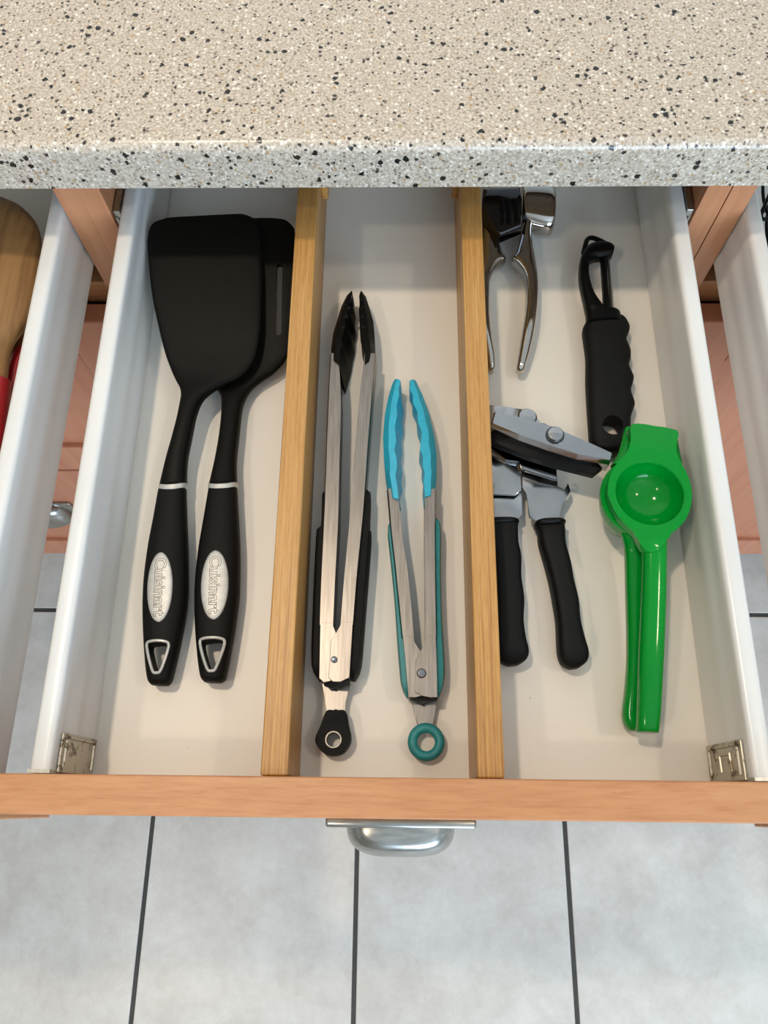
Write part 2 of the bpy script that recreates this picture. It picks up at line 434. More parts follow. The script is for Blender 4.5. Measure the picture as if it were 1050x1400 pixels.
# ================================================================ DRAWERS
YB, YF = 0.46, 0.0130      # back and front of the drawer box
def wall_profile(side, xo):
    """section of a pressed-steel drawer side; xo outer face, side=-1 left wall / +1 right wall (outer towards side)"""
    t = 0.0105
    pts = [(0, 0.002), (0, 0.010), (0.0004, 0.012), (0.0004, 0.019), (0, 0.021), (0, 0.030), (0.0004, 0.032), (0.0004, 0.040), (0, 0.042), (0, 0.051)]
    for k in range(1, 5): a = math.pi / 2 * k / 4; pts.append((0.003 - 0.003 * math.cos(a), 0.051 + 0.003 * math.sin(a)))
    for k in range(0, 5): a = math.pi / 2 * k / 4; pts.append((t - 0.003 + 0.003 * math.sin(a), 0.051 + 0.003 * math.cos(a)))
    pts += [(t, 0.046), (t - 0.0006, 0.043), (t - 0.0006, 0.036), (t, 0.033), (t, 0.026), (t - 0.0006, 0.023), (t - 0.0006, 0.014), (t + 0.0002, 0.010), (t + 0.0002, 0.0016)]
    pts += [(t - 0.002, 0.0016)]
    return [(xo - side * x, z) for x, z in pts]
def drawer(x0, x1, label, pull=True, lap=0.0195, dy=0.0):
    """x0, x1: outer faces of the sides"""
    d = thing('drawer', label, 'drawer', ((x0 + x1) / 2, 0.24, -0.016), 'open drawers side by side')
    G().box(x0 + 0.0100, x1 - 0.0100, YF, YB, -0.016, 0.0).make('bottom', 'board', d)
    for side, xo in ((-1, x0), (1, x1)):
        pr = wall_profile(side, xo)
        g = G(); g.rings([[Vector((x, y, z)) for x, z in pr] for y in (YF + 0.001, YB)])
        w = g.make('side_wall', 'white', d, True, 35)
        # pressed front fixing plate
        s = -side; xi = xo + s * 0.0107
        ya, yb = YF + 0.0008, YF + 0.020
        def plate(xa, xb, y0, y1, z0, z1, bev): return G().box(min(xa, xb), max(xa, xb), y0, y1, z0, z1, bev)
        b = plate(xi - s * 0.0002, xi + s * 0.0014, ya, yb, 0.002, 0.047, 0.0006).make('fixing_plate', 'rusty', w)
        g = G()
        rim = [(ya + 0.003, 0.006), (yb - 0.0035, 0.006), (yb - 0.002, 0.008), (yb - 0.002, 0.041), (yb - 0.0035, 0.043), (ya + 0.003, 0.043)]
        g.tube([(xi + s * 0.0014, y, z) for y, z in rim], 0.0009, 6)
        if side > 0: g.tube([(xi + s * 0.0014, ya + 0.005, 0.020), (xi + s * 0.0014, yb - 0.006, 0.020), (xi + s * 0.0014, yb - 0.006, 0.033), (xi + s * 0.0014, ya + 0.005, 0.033)], 0.0008, 6)
        g.make('pressed_rim', 'rusty', b, True)
        G().box(min(xo, xo - side * 0.011), max(xo, xo - side * 0.011), YF + 0.0005, YF + 0.0022, 0.046, 0.0552).make('corner_clip', 'galvanised', w)
    G().box(x0 + 0.011, x1 - 0.011, YB - 0.012, YB, 0.0, 0.075).make('back', 'board', d)
    p = G().box(x0 - lap, x1 + lap, -0.0050 + dy, 0.0130, -0.036, 0.062, 0.0008, 2).make('front_panel', 'panel_wood', d)
    if pull: cup_pull(p, (x0 + x1) / 2 + 0.001, -0.0048 + dy, 0.042)
    return d
dm = drawer(-0.178, 0.178, 'white metal-sided utensil drawer standing open in the middle, pale wood front with cup pull')
dl = drawer(-0.677, -0.2137, 'white metal-sided drawer at the left edge holding wooden spoons', True, 0.0120, -0.0030)
dr = drawer(0.2137, 0.677, 'white metal-sided drawer at the right edge holding black wire loops', True, 0.0120, -0.0030)
# runners between drawer and cabinet side
for cabx, lab in ((-0.1812, 'galvanised drawer runner beside the left wall of the middle drawer'), (0.1812, 'galvanised drawer runner beside the right wall of the middle drawer')):
    g = G(); s = 1 if cabx > 0 else -1
    g.box(cabx - 0.0022, cabx + 0.0022, 0.352, 0.80, 0.002, 0.012, 0.0005).box(cabx + s * 0.0008, cabx + s * 0.0022, 0.352, 0.80, 0.012, 0.048, 0.0003)
    g.box(cabx - 0.0022, cabx + 0.0022, 0.352, 0.80, 0.046, 0.052, 0.0006)
    tag(g.make('drawer_runner', 'galvanised'), lab, 'runner', 'drawer runners')

# ================================================================ BAMBOO DIVIDERS
def divider(x0, x1, label):
    d = thing('drawer_divider', label, 'divider', ((x0 + x1) / 2, 0.23, 0.0), 'bamboo drawer dividers')
    h = 0.050
    G().box(x0, x1, 0.0136, 0.4385, 0.0004, h, 0.0009).make('rail', 'bamboo', d)
    xs = x1 if x0 < 0 else x0 - 0.0042
    G().box(xs, xs + 0.0042, 0.385, 0.4385, 0.026, h - 0.002, 0.0006).make('spring_stop', 'bamboo', d)
    G().box(x0 - 0.004, x1 + 0.004, 0.4385, 0.4475, 0.0004, h, 0.0007).make('end_block', 'bamboo', d)
    return d
divider(-0.0668, -0.0535, 'bamboo divider strip between the black spatulas and the tongs')
divider(0.0378, 0.0508, 'bamboo divider strip between the teal tongs and the can opener')

# ================================================================ SPATULAS
a1 = zoom(0, 180, 2.3333); a2 = zoom(0, 600, 2.3333)
def oval_badge(parent, ctr, top, rx, zt, text_size, bvh, org):
    from mathutils.bvhtree import BVHTree
    def on(p, lift):
        h = bvh.ray_cast(Vector((p.x - org.x, p.y - org.y, 0.2)), Vector((0, 0, -1)))[0]
        return Vector((p.x, p.y, (h.z + org.z if h else zt) + lift))
    c = U(*ctr, zt); t = U(*top, zt); ax = (t - c); ry = ax.length; ax.normalize(); px = Vector((ax.y, -ax.x, 0))
    rx = (U(ctr[0] + rx, ctr[1], zt) - c).length
    g = G(); n = 40; rings = []
    for k, hh in ((1.0, -0.0012), (1.0, 0.0001), (0.96, 0.0005), (0.85, 0.0006), (0.7, 0.0006), (0.5, 0.0006), (0.3, 0.0006), (0.12, 0.0006), (0.001, 0.0006)):
        rings.append([on(c + px * (rx * k * math.cos(2 * math.pi * j / n)) + ax * (ry * k * math.sin(2 * math.pi * j / n)), hh) for j in range(n)])
    g.rings(rings); b = g.make('badge', 'silver_badge', parent, True, 60)
    # raised brand lettering, reading down the handle
    cu = bpy.data.curves.new('lettering', 'FONT'); cu.body = 'Cuisinart'; cu.size = text_size; cu.align_x = 'CENTER'; cu.align_y = 'CENTER'
    cu.fill_mode = 'NONE'; cu.bevel_depth = text_size * 0.015; cu.bevel_resolution = 1; cu.resolution_u = 3; cu.offset = text_size * 0.022; cu.space_character = 1.0
    to = bpy.data.objects.new('tmp', cu); C.objects.link(to); bpy.context.view_layer.update()
    me = bpy.data.meshes.new_from_object(to.evaluated_get(bpy.context.evaluated_depsgraph_get()))
    bpy.data.objects.remove(to, do_unlink=True)
    width = max(v.co.x for v in me.vertices) - min(v.co.x for v in me.vertices); k = ry * 1.68 / width
    vs = []
    for v in me.vertices:
        lx, ly = v.co.x * k, v.co.y * k * 0.98
        q = (lx / ry) ** 2 + (ly / rx) ** 2
        vs.append(on(c - ax * lx + px * ly, 0.00062 + v.co.z * k))
    fs = [tuple(p.vertices) for p in me.polygons]; bpy.data.meshes.remove(me)
    link_mesh('lettering', vs, fs, 'badge_line', b, True)
    return b
def spatula(label, head, hand, ring, badge, hole, zs, slots=()):
    """head / hand: stations traced on the photo; zs = (tip, shoulder, neck, grip) heights"""
    c = U(*hand[-1][0], 0.0)
    s = thing('spatula', label, 'spatula', (c.x, c.y, 0.0), 'black nylon spatulas')
    n = len(head); st = []
    for i, (l, r) in enumerate(head):
        t = i / (n - 1); yy = (l[1] + r[1]) / 2; y0, y1, y2 = head[0][0][1], 525.0, head[-1][0][1]
        z = zs[0] + (zs[1] - zs[0]) * (yy - y0) / (y1 - y0) if yy < y1 else zs[1] + (zs[2] - zs[1]) * (yy - y1) / (y2 - y1)
        h = 0.0010 if i == 0 else (0.0016 if t < 0.45 else 0.0016 + 0.0046 * min(1, (t - 0.45) / 0.4))
        st.append((l, r, z, h, 4.5 if t < 0.5 else 2.8))
    hd = G().loft(st, 24, 4).make('blade', 'black_nylon', s, True, 50)
    for (p0, p1, w) in slots:
        a, b = U(*p0, zs[0]), U(*p1, zs[0]); ax = (b - a).normalized(); sd = Vector((ax.y, -ax.x, 0)); out = []
        for k in range(9): q = math.pi * k / 8; out.append(a + sd * w * math.cos(q) - ax * w * math.sin(q))
        for k in range(9): q = math.pi * k / 8; out.append(b - sd * w * math.cos(q) + ax * w * math.sin(q))
        cut(hd, G().prism(out, zs[0] - 0.035, zs[0] + 0.014))
    m = len(hand); st = []
    for i, (l, r) in enumerate(hand):
        t = i / (m - 1); z = zs[2] + (zs[3] - zs[2]) * min(1, t * 1.6)
        h = 0.0058 + 0.0030 * math.sin(math.pi * min(1, t * 1.05)) if i < m - 1 else 0.004
        st.append((l, r, z, h, 2.6))
    hn = G().loft(st, 28, 4).make('handle', 'black_rubber', s, True, 60)
    # silver collar
    (l, r) = ring; z = zs[2]; a, b = U(*l, z), U(*r, z); c = (a + b) / 2; u = (b - a) / 2; ax = Vector((u.y, -u.x, 0)).normalized(); rings = []
    for k, (off, gr) in enumerate(((-0.0016, 0.99), (-0.0014, 1.05), (0.0014, 1.05), (0.0016, 0.99))):
        rg = []
        for j in range(28):
            q = 2 * math.pi * j / 28; cs, sn = math.cos(q), math.sin(q); e = 2.6
            rg.append(c + u * gr * math.copysign(abs(cs) ** (2 / e), cs) + ax * (off + 0.0024 * (1 - cs * cs) * (1 if sn > 0 else 0)) + Vector((0, 0, 0.0063 * gr * math.copysign(abs(sn) ** (2 / e), sn))))
        rings.append(rg)
    G().rings(rings).make('collar', 'silver_plastic', s, True, 30)
    zt = zs[3] + 0.0082
    from mathutils.bvhtree import BVHTree
    org = Vector(s['_org']); bvh = BVHTree.FromPolygons([v.co.copy() for v in hn.data.vertices], [tuple(p.vertices) for p in hn.data.polygons])
    oval_badge(s, badge[0], badge[1], badge[2], zt, 0.01, bvh, org)
    hp = P(hole, zs[3] + 0.006)
    hp = spline(hp, 4, True)
    cen = sum(hp, Vector()) / len(hp)
    cut(hn, G().prism([(p.x, p.y) for p in hp], -0.01, 0.05))
    G().tube([Vector((p.x, p.y, ((bvh.ray_cast(Vector((p.x - org.x, p.y - org.y, 0.2)), Vector((0, 0, -1)))[0]) or Vector((0, 0, zs[3] + 0.006))).z + 0.0002)) for p in hp], 0.00085, 8, True).make('hang_hole_rim', 'silver_plastic', s, True)
    return s
hA = [((530, 277), (775, 264)), ((495, 290), (805, 275)), ((478, 308), (822, 295)), ((470, 345), (830, 340)), ((474, 420), (834, 420)), ((485, 520), (835, 520)), ((503, 610), (832, 620)), ((525, 700), (820, 700)), ((545, 757), (795, 755)), ((562, 795), (755, 790)), ((573, 815), (715, 808)), ((578, 840), (680, 828)), ((574, 870), (648, 855)), ((565, 920), (628, 900)), ((550, 980), (613, 970)), ((530, 1050), (598, 1050))]
hB = [((600, 285), (870, 277)), ((570, 292), (910, 283)), ((555, 305), (932, 300)), ((548, 340), (941, 325)), ((552, 420), (941, 430)), ((562, 520), (935, 540)), ((580, 610), (928, 620)), ((600, 690), (920, 700)), ((622, 745), (908, 735)), ((650, 785), (875, 770)), ((675, 808), (840, 793)), ((695, 828), (805, 820)), ((706, 850), (785, 850)), ((707, 900), (772, 890)), ((700, 970), (763, 970)), ((686, 1050), (755, 1050))]
hA = [(a1(*l), a1(*r)) for l, r in hA] + [(a2(510, 152), a2(595, 150))]
hB = [(a1(*l), a1(*r)) for l, r in hB] + [(a2(668, 148), a2(756, 146))]
gA = [((511, 152), (594, 150)), ((505, 175), (594, 172)), ((490, 260), (597, 270)), ((475, 340), (600, 345)), ((463, 430), (601, 430)), ((458, 505), (600, 505)), ((458, 580), (590, 585)), ((462, 670), (571, 680)), ((468, 740), (556, 745)), ((474, 772), (547, 775)), ((484, 785), (537, 787))]
gB = [((668, 148), (756, 146)), ((664, 175), (757, 172)), ((650, 260), (762, 265)), ((635, 350), (766, 350)), ((625, 440), (766, 435)), ((622, 515), (763, 510)), ((624, 600), (752, 595)), ((630, 680), (738, 680)), ((637, 740), (725, 745)), ((643, 765), (719, 768)), ((653, 776), (708, 778))]
gA = [(a2(*l), a2(*r)) for l, r in gA]; gB = [(a2(*l), a2(*r)) for l, r in gB]
spatula('black nylon spatula lying on top, leftmost, plain solid blade, oval silver badge', hA, gA, (a2(510, 156), a2(595, 152)), (a2(511, 473), a2(515, 365), 41 / 2.3333),
        [a2(*q) for q in ((470, 664), (482, 648), (528, 648), (540, 664), (516, 736), (501, 747), (487, 737))], (0.0370, 0.0195, 0.0130, 0.0098))
spatula('black nylon slotted spatula tucked under the other spatula, beside the bamboo divider', hB, gB, (a2(667, 154), a2(756, 150)), (a2(685, 465), a2(688, 357), 44 / 2.3333),
        [a2(*q) for q in ((640, 656), (652, 639), (704, 638), (717, 655), (691, 730), (676, 741), (661, 731))], (0.0305, 0.0090, 0.0108, 0.0098),
        [(a1(889, 416), a1(878, 602), 0.0019), (a1(800, 416), a1(796, 602), 0.0019), (a1(710, 416), a1(714, 602), 0.0019)])

# ================================================================ TONGS
b3 = zoom(400, 380, 3.889); b4 = zoom(400, 700, 3.889)
def channel(outer, inner, z0, z1, t=0.0009, end=None):
    """pressed steel arm: two flanges joined by the outer web"""
    n = 24
    O = even(resample(outer, n)); I = even(resample(inner, n)); g = G()
    Ot, It = P(O, z1), P(I, z1)
    for (za, zb) in ((z1 - t, z1), (z0, z0 + t)):
        lo = [Vector((p.x, p.y, za)) for p in Ot + It[::-1]]
        rings = []
        for a, b in zip(Ot, It): rings.append([Vector((a.x, a.y, za)), Vector((b.x, b.y, za)), Vector((b.x, b.y, zb)), Vector((a.x, a.y, zb))])
        g.rings(rings)
    rings = []
    for a, b in zip(Ot, It):
        d = (b - a); d.z = 0; d = d.normalized() * t; e = d * 0.9
        o = Vector((a.x, a.y, 0)); q = o - e
        rings.append([Vector((o.x, o.y, z0 + 0.0004)), Vector((o.x + d.x, o.y + d.y, z0 + 0.0004)), Vector((o.x + d.x, o.y + d.y, z1 - 0.0004)), Vector((o.x, o.y, z1 - 0.0004)),
                      Vector((q.x, q.y, z1 - 0.0022)), Vector((q.x, q.y, z0 + 0.0022))])
    g.rings(rings); return g
def tip(outer, inner, inner_low, z0, z1, taper=0.55):
    """moulded tong head; outer edge smooth, inner face scalloped"""
    n = 40; O = resample(outer, n); I = resample(inner, n); B = resample(inner_low, n); g = G(); rings = []
    zm = (z0 + z1) / 2
    for i in range(n):
        t = i / (n - 1); k = 1 - (1 - taper) * max(0, (t - 0.25) / 0.75) ** 1.3
        za, zb = zm - (zm - z0) * k, zm + (z1 - zm) * k
        I1 = U(*I[i], zb); B1 = U(*B[i], zb); O1 = U(*O[i], zm + (zb - zm) * 0.4)
        lowin = Vector((B1.x, B1.y, za)); mid = I1.lerp(Vector((O1.x, O1.y, zb)), 0.55)
        h = zb - za
        rings.append([I1, mid - Vector((0, 0, 0.0006)), Vector((O1.x, O1.y, zb - h * 0.30)), Vector((O1.x, O1.y, za + h * 0.30)),
                      Vector((mid.x, mid.y, za)), lowin, Vector(((lowin.x * 0.6 + I1.x * 0.4), (lowin.y * 0.6 + I1.y * 0.4), zm))])
    g.rings(rings); return g
def grip(outer, inner, z0, z1):
    n = 26; O = spline([Vector((*p, 0)) for p in outer], 4); O = resample([(p.x, p.y) for p in O], n); I = resample(inner, n); g = G(); rings = []
    zm = (z0 + z1) / 2
    for i in range(n):
        k = 1.0 if 0 < i < n - 1 else 0.6
        zt = zm + (z1 - zm) * k; zb = zm - (zm - z0) * k
        o = U(*O[i], z1 - 0.002); o.z = zm; q = U(*I[i], z1 - 0.002); q.z = zm; o = o + (o - q) * 0.22; d = (o - q) * 0.25
        rings.append([q + Vector((0, 0, zb - zm)), q + Vector((0, 0, zt - zm)), o - d + Vector((0, 0, zt - zm - 0.0004)), o + Vector((0, 0, (zt - zm) * 0.55)), o + Vector((0, 0, (zb - zm) * 0.55)), o - d + Vector((0, 0, zb - zm + 0.0004))])
    g.rings(rings); return g
def tongs(label, q):
    c = U(*q['rivet'], 0)
    t = thing('tongs', label, 'tongs', (c.x, c.y, 0), 'kitchen tongs'); z0, z1 = q['z']
    channel(q['Lo'], q['Li'], z0, z1 - 0.0010).make('arm', 'steel', t, True, 25)
    channel(q['Ro'], q['Ri'], z0 + 0.0010, z1).make('arm', 'steel', t, True, 25)
    for s in ('L', 'R'):
        tip(q['t' + s + 'o'], q['t' + s + 'i'], q['t' + s + 'b'], z0 - 0.001, z1 + 0.0012, q.get('taper', 0.55)).make('tip', q['tipmat'], t, True, 28)
        grip(q['g' + s + 'o'], q['g' + s + 'i'], z0 - 0.0008, z1 - 0.003).make('grip', q['gripmat'], t, True, 45)
    # overlapping cheek plates at the pivot
    for key, dz in (('cheekL', -0.0010), ('cheekR', 0.0)):
        pts = P(q[key], z1)
        G().prism([(p.x, p.y) for p in pts], z1 - 0.0011 + dz, z1 + 0.0001 + dz, 0.0002, 1).make('cheek_plate', 'steel', t)
    r = q['rr']; p = U(*q['rivet'], z1)
    G().lathe([(0.0, z1), (r, z1), (r, z1 + 0.0006), (r * 0.8, z1 + 0.0012), (0.0, z1 + 0.0014)], (p.x, p.y, 0), 20).make('rivet', 'dark_chrome', t, True, 40)
    zt = q['ztab']
    pts = P(q['tab'], zt); G().prism([(p.x, p.y) for p in pts], zt - 0.0015, zt, 0.0003, 1).make('pull_tab', 'steel', t)
    pts = P(q['opening'], zt + 0.004); G().prism([(p.x, p.y) for p in pts], zt - 0.004, zt + 0.004, 0.001).make('opening_shade', 'hole_dark', t)  # dark solid standing in for the shade inside the opening below the arms
    return t
tA = dict(
    z=(0.0022, 0.0235), rivet=b4(221, 785), rr=0.0018, ztab=0.0085, taper=0.6, tipmat='black_nylon', gripmat='black_rubber',
    Lo=[b3(*p) for p in ((206, 400), (197, 530), (190, 700), (185, 850), (180, 1000), (175, 1120), (170, 1250), (165, 1390))] + [b4(*p) for p in ((160, 200), (150, 400), (145, 600))],
    Li=[b3(*p) for p in ((240, 400), (262, 530), (258, 700), (252, 850), (248, 1000), (245, 1200), (241, 1390))] + [b4(*p) for p in ((232, 200), (224, 400), (215, 600))],
    Ro=[b3(*p) for p in ((437, 400), (428, 530), (420, 640), (405, 800), (395, 950), (385, 1100), (375, 1250), (364, 1390))] + [b4(*p) for p in ((350, 200), (335, 400), (320, 600))],
    Ri=[b3(*p) for p in ((385, 400), (362, 530), (352, 700), (335, 850), (322, 1000), (310, 1200), (298, 1390))] + [b4(*p) for p in ((285, 200), (270, 400), (255, 600))],
    tLo=[b3(*p) for p in ((206, 452), (205, 380), (215, 300), (235, 230), (260, 150), (290, 90), (312, 72))],
    tLi=[b3(*p) for p in ((245, 452), (252, 400), (262, 345), (258, 330), (272, 285), (283, 240), (276, 225), (290, 190), (300, 165), (293, 150), (305, 120), (318, 78))],
    tLb=[b3(*p) for p in ((268, 520), (300, 400), (310, 345), (322, 300), (320, 262), (332, 215), (324, 170), (330, 130), (322, 100), (324, 78))],
    tRo=[b3(*p) for p in ((428, 455), (440, 400), (436, 300), (430, 235), (412, 170), (390, 100), (372, 75))],
    tRi=[b3(*p) for p in ((384, 455), (385, 400), (372, 345), (362, 305), (366, 280), (355, 240), (360, 205), (352, 165), (358, 130), (353, 100), (358, 78))],
    tRb=[b3(*p) for p in ((382, 458), (383, 400), (370, 345), (360, 305), (364, 280), (353, 240), (358, 205), (350, 165), (356, 130), (352, 100), (357, 78))],
    gLo=[b3(*p) for p in ((172, 1116), (160, 1132), (156, 1250), (152, 1320))] + [b4(*p) for p in ((135, 80), (122, 280), (112, 520), (105, 760), (112, 840), (135, 886))],
    gLi=[b3(*p) for p in ((178, 1120), (174, 1200), (168, 1390))] + [b4(*p) for p in ((160, 200), (150, 400), (146, 600), (142, 750), (142, 880))],
    gRo=[b3(*p) for p in ((390, 1112), (408, 1125), (402, 1300), (402, 1370))] + [b4(*p) for p in ((407, 110), (392, 320), (376, 520), (362, 700), (350, 820), (325, 886))],
    gRi=[b3(*p) for p in ((382, 1115), (375, 1250), (362, 1390))] + [b4(*p) for p in ((348, 200), (333, 400), (318, 600), (308, 750), (302, 880))],
    cheekL=[b4(*p) for p in ((146, 585), (216, 585), (212, 605), (232, 642), (222, 700), (215, 890), (195, 897), (165, 905), (140, 882))],
    cheekR=[b4(*p) for p in ((321, 585), (256, 585), (256, 605), (232, 642), (204, 686), (190, 880), (215, 903), (255, 903), (270, 892), (303, 880))],
    tab=[b4(*p) for p in ((165, 880), (155, 915), (174, 985), (180, 1090), (280, 1090), (278, 1015), (308, 915), (298, 880))],
    opening=[b4(*p) for p in ((162, 885), (165, 918), (205, 930), (225, 945), (245, 930), (298, 918), (303, 885))])
t = tongs('long steel tongs with black scalloped tips and black hanging loop', tA)
for (x, y, w) in ((312, 118, 9), (298, 160, 11), (284, 205, 12), (268, 262, 13), (365, 118, 8), (368, 160, 9), (372, 205, 10), (376, 262, 11)):
    zz = 0.0205 + (y - 75) * 0.0000125; q = P([b3(x - w, y - 3), b3(x + w, y - 9), b3(x + w, y + 5), b3(x - w, y + 11)], zz)
    G().prism([(v.x, v.y) for v in q], zz - 0.006, zz + 0.0010, 0.0004).make('rib', 'black_rubber', t)
zt = 0.0085
lp = spline(P([b4(*p) for p in ((182, 1060), (232, 1058), (282, 1060), (298, 1130), (311, 1195), (302, 1240), (268, 1282), (218, 1297), (168, 1284), (132, 1245), (123, 1205), (150, 1140))], zt), 4, True)
lo_ = G().prism([(p.x, p.y) for p in lp], zt - 0.006, zt + 0.003, 0.0007, 2).make('hanging_loop', 'black_rubber', t, True, 50)
ec = U(*b4(217, 1210), zt + 0.003); er = (U(*b4(259, 1210), zt + 0.003) - ec).length
cut(lo_, G().lathe([(0.0, -0.02), (er, -0.02), (er, 0.04), (0.0, 0.04)], (ec.x, ec.y, 0), 28))
G().lathe([(er * 1.03, zt - 0.005), (er * 1.03, zt + 0.0034), (er * 0.90, zt + 0.0034), (er * 0.86, zt + 0.002), (er * 0.86, zt - 0.005)], (ec.x, ec.y, 0), 32, True).make('eyelet', 'steel', lo_, True, 40)
tB = dict(
    z=(0.0022, 0.0205), rivet=b4(685, 858), rr=0.0026, ztab=0.0075, taper=0.62, tipmat='cyan_silicone', gripmat='teal_rubber',
    Lo=[b3(*p) for p in ((508, 1120), (515, 1175), (523, 1300), (529, 1390))] + [b4(*p) for p in ((540, 200), (560, 400), (587, 670))],
    Li=[b3(*p) for p in ((560, 1120), (565, 1175), (574, 1280), (582, 1390))] + [b4(*p) for p in ((598, 200), (622, 400), (646, 670))],
    Ro=[b3(*p) for p in ((758, 1120), (757, 1165), (755, 1390))] + [b4(*p) for p in ((757, 300), (762, 670))],
    Ri=[b3(*p) for p in ((705, 1120), (703, 1165), (702, 1390))] + [b4(*p) for p in ((704, 300), (706, 670))],
    tLo=[b3(*p) for p in ((515, 1178), (495, 1060), (485, 950), (481, 850), (490, 730), (510, 630), (530, 562), (543, 540))],
    tLi=[b3(*p) for p in ((563, 1175), (556, 1100), (546, 1050), (555, 1005), (553, 960), (541, 915), (550, 870), (547, 830), (543, 790), (556, 730), (552, 680), (566, 625), (564, 590), (574, 545))],
    tLb=[b3(*p) for p in ((578, 1172), (570, 1115), (584, 1060), (578, 1010), (584, 965), (574, 905), (584, 860), (578, 805), (591, 755), (585, 710), (594, 655), (584, 605), (581, 545))],
    tRo=[b3(*p) for p in ((757, 1162), (766, 1040), (765, 930), (752, 840), (725, 720), (690, 620), (655, 545))],
    tRi=[b3(*p) for p in ((705, 1165), (697, 1080), (704, 1040), (692, 1000), (694, 950), (676, 905), (684, 865), (688, 820), (668, 770), (664, 710), (640, 665), (641, 625), (622, 590), (626, 565), (622, 545))],
    tRb=[b3(*p) for p in ((703, 1166), (695, 1080), (702, 1040), (690, 1000), (692, 950), (674, 905), (682, 865), (686, 820), (666, 770), (662, 710), (638, 665), (639, 625), (620, 590), (624, 565), (621, 546))],
    gLo=[b3(*p) for p in ((522, 1280), (511, 1305), (511, 1380))] + [b4(*p) for p in ((511, 120), (526, 260), (545, 450), (560, 650), (572, 800), (584, 915), (608, 980))],
    gLi=[b3(*p) for p in ((524, 1290), (530, 1390))] + [b4(*p) for p in ((541, 200), (561, 400), (581, 600), (601, 780), (615, 980))],
    gRo=[b4(*p) for p in ((758, 18), (777, 42), (785, 110), (783, 250), (785, 400), (791, 600), (800, 750), (803, 850), (795, 930), (776, 985))],
    gRi=[b4(*p) for p in ((754, 20), (756, 300), (759, 600), (764, 800), (770, 985))],
    cheekL=[b4(*p) for p in ((585, 655), (645, 660), (646, 690), (682, 738), (700, 800), (695, 975), (652, 985), (615, 984), (600, 780))],
    cheekR=[b4(*p) for p in ((762, 655), (706, 660), (710, 690), (682, 738), (655, 790), (650, 900), (652, 960), (695, 978), (735, 987), (772, 985), (766, 800))],
    tab=[b4(*p) for p in ((640, 975), (634, 1005), (650, 1080), (666, 1140), (745, 1140), (755, 1080), (771, 1005), (765, 975))],
    opening=[b4(*p) for p in ((622, 975), (626, 994), (670, 1005), (695, 1028), (720, 1005), (768, 1000), (770, 975))])
t = tongs('short steel tongs with turquoise wavy tips, teal grips and teal ring', tB)
rc = U(*b4(710, 1223), 0.0075); ro = (U(*b4(809, 1223), 0.0075) - rc).length; ri = (U(*b4(756, 1223), 0.0075) - rc).length
rm, rt = (ro + ri) / 2, (ro - ri) / 2
G().tube([rc + Vector((rm * math.cos(2 * math.pi * i / 40), rm * math.sin(2 * math.pi * i / 40), 0)) for i in range(40)], rt, 14, True).make('hanging_ring', 'teal_rubber', t, True, 60)

# ================================================================ GARLIC PRESS
p1 = zoom(640, 250, 5.1875)
c = U(*p1(290, 600), 0)
gp = thing('garlic_press', 'shiny chrome garlic press against the bamboo divider under the counter edge', 'garlic press', (c.x, c.y, 0))
z = 0.011
ra = [((392, 240), (458, 250), .013, .009), ((388, 300), (452, 300), .012, .009), ((365, 380), (447, 380), z, .0085), ((350, 450), (455, 450), z, .008), ((325, 525), (470, 520), z, .0075), ((305, 560), (480, 575), z, .0075), ((350, 600), (489, 640), z, .0075), ((390, 665), (494, 690), z, .0075),
      ((405, 760), (495, 800), z, .0075), ((402, 900), (488, 920), z, .0072), ((385, 1030), (472, 1040), z, .0068), ((362, 1180), (440, 1190), .0095, .0062), ((345, 1290), (408, 1300), .0085, .0052), ((341, 1330), (396, 1336), .008, .0045), ((352, 1348), (378, 1350), .008, .003)]
G().loft([(p1(*l), p1(*r), zz, h, 2.5) for l, r, zz, h in ra], 20, 4).make('handle', 'chrome', gp, True, 60)
la = [((95, 230), (160, 240), .013, .009), ((98, 300), (164, 300), .012, .009), ((95, 370), (190, 372), z, .0085), ((90, 440), (220, 445), z, .008), ((82, 520), (246, 525), z, .0075), ((75, 570), (266, 558), z, .0075), ((70, 640), (195, 612), z, .0075), ((70, 720), (155, 700), z, .0075),
      ((72, 800), (150, 800), z, .0075), ((76, 950), (151, 950), z, .0072), ((90, 1100), (165, 1100), z, .0068), ((115, 1230), (185, 1225), .0095, .0062), ((135, 1310), (190, 1305), .0085, .0052), ((146, 1335), (186, 1330), .008, .0045), ((160, 1345), (178, 1343), .008, .003)]
G().loft([(p1(*l), p1(*r), zz, h, 2.5) for l, r, zz, h in la], 20, 4).make('handle', 'chrome', gp, True, 60)
# pressing chamber with ribbed dark grille and the round hopper on the right
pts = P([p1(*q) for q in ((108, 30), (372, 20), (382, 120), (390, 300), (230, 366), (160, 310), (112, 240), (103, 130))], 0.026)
ch = G().prism([(q.x, q.y) for q in pts], 0.0175, 0.026, 0.003, 3).make('chamber', 'darkened_chrome', gp, True, 35)  # same chrome as the handles; darker colour imitates the counter underside it reflects
for xo in (240, 285, 340):
    pts = P([p1(xo - 16, 120), p1(xo + 14, 110), p1(xo + 18, 275), p1(xo - 12, 300)], 0.0262)
    G().prism([(q.x, q.y) for q in pts], 0.0255, 0.0270, 0.0004).make('grille_bar', 'black_plastic', ch)
hs = [((378, 300), (378, 40), .014, .0115, 2.2), ((400, 315), (400, 36), .014, .0125, 2.2), ((470, 335), (470, 34), .014, .0132, 2.2), ((540, 350), (540, 34), .014, .0132, 2.2), ((585, 350), (585, 50), .014, .0128, 2.2), ((602, 330), (602, 80), .014, .0115, 2.2), ((606, 300), (606, 110), .014, .009, 2.2)]
G().loft([(p1(*l), p1(*r), zz, h, e) for l, r, zz, h, e in hs], 28, 4).make('hopper', 'chrome', gp, True, 60)

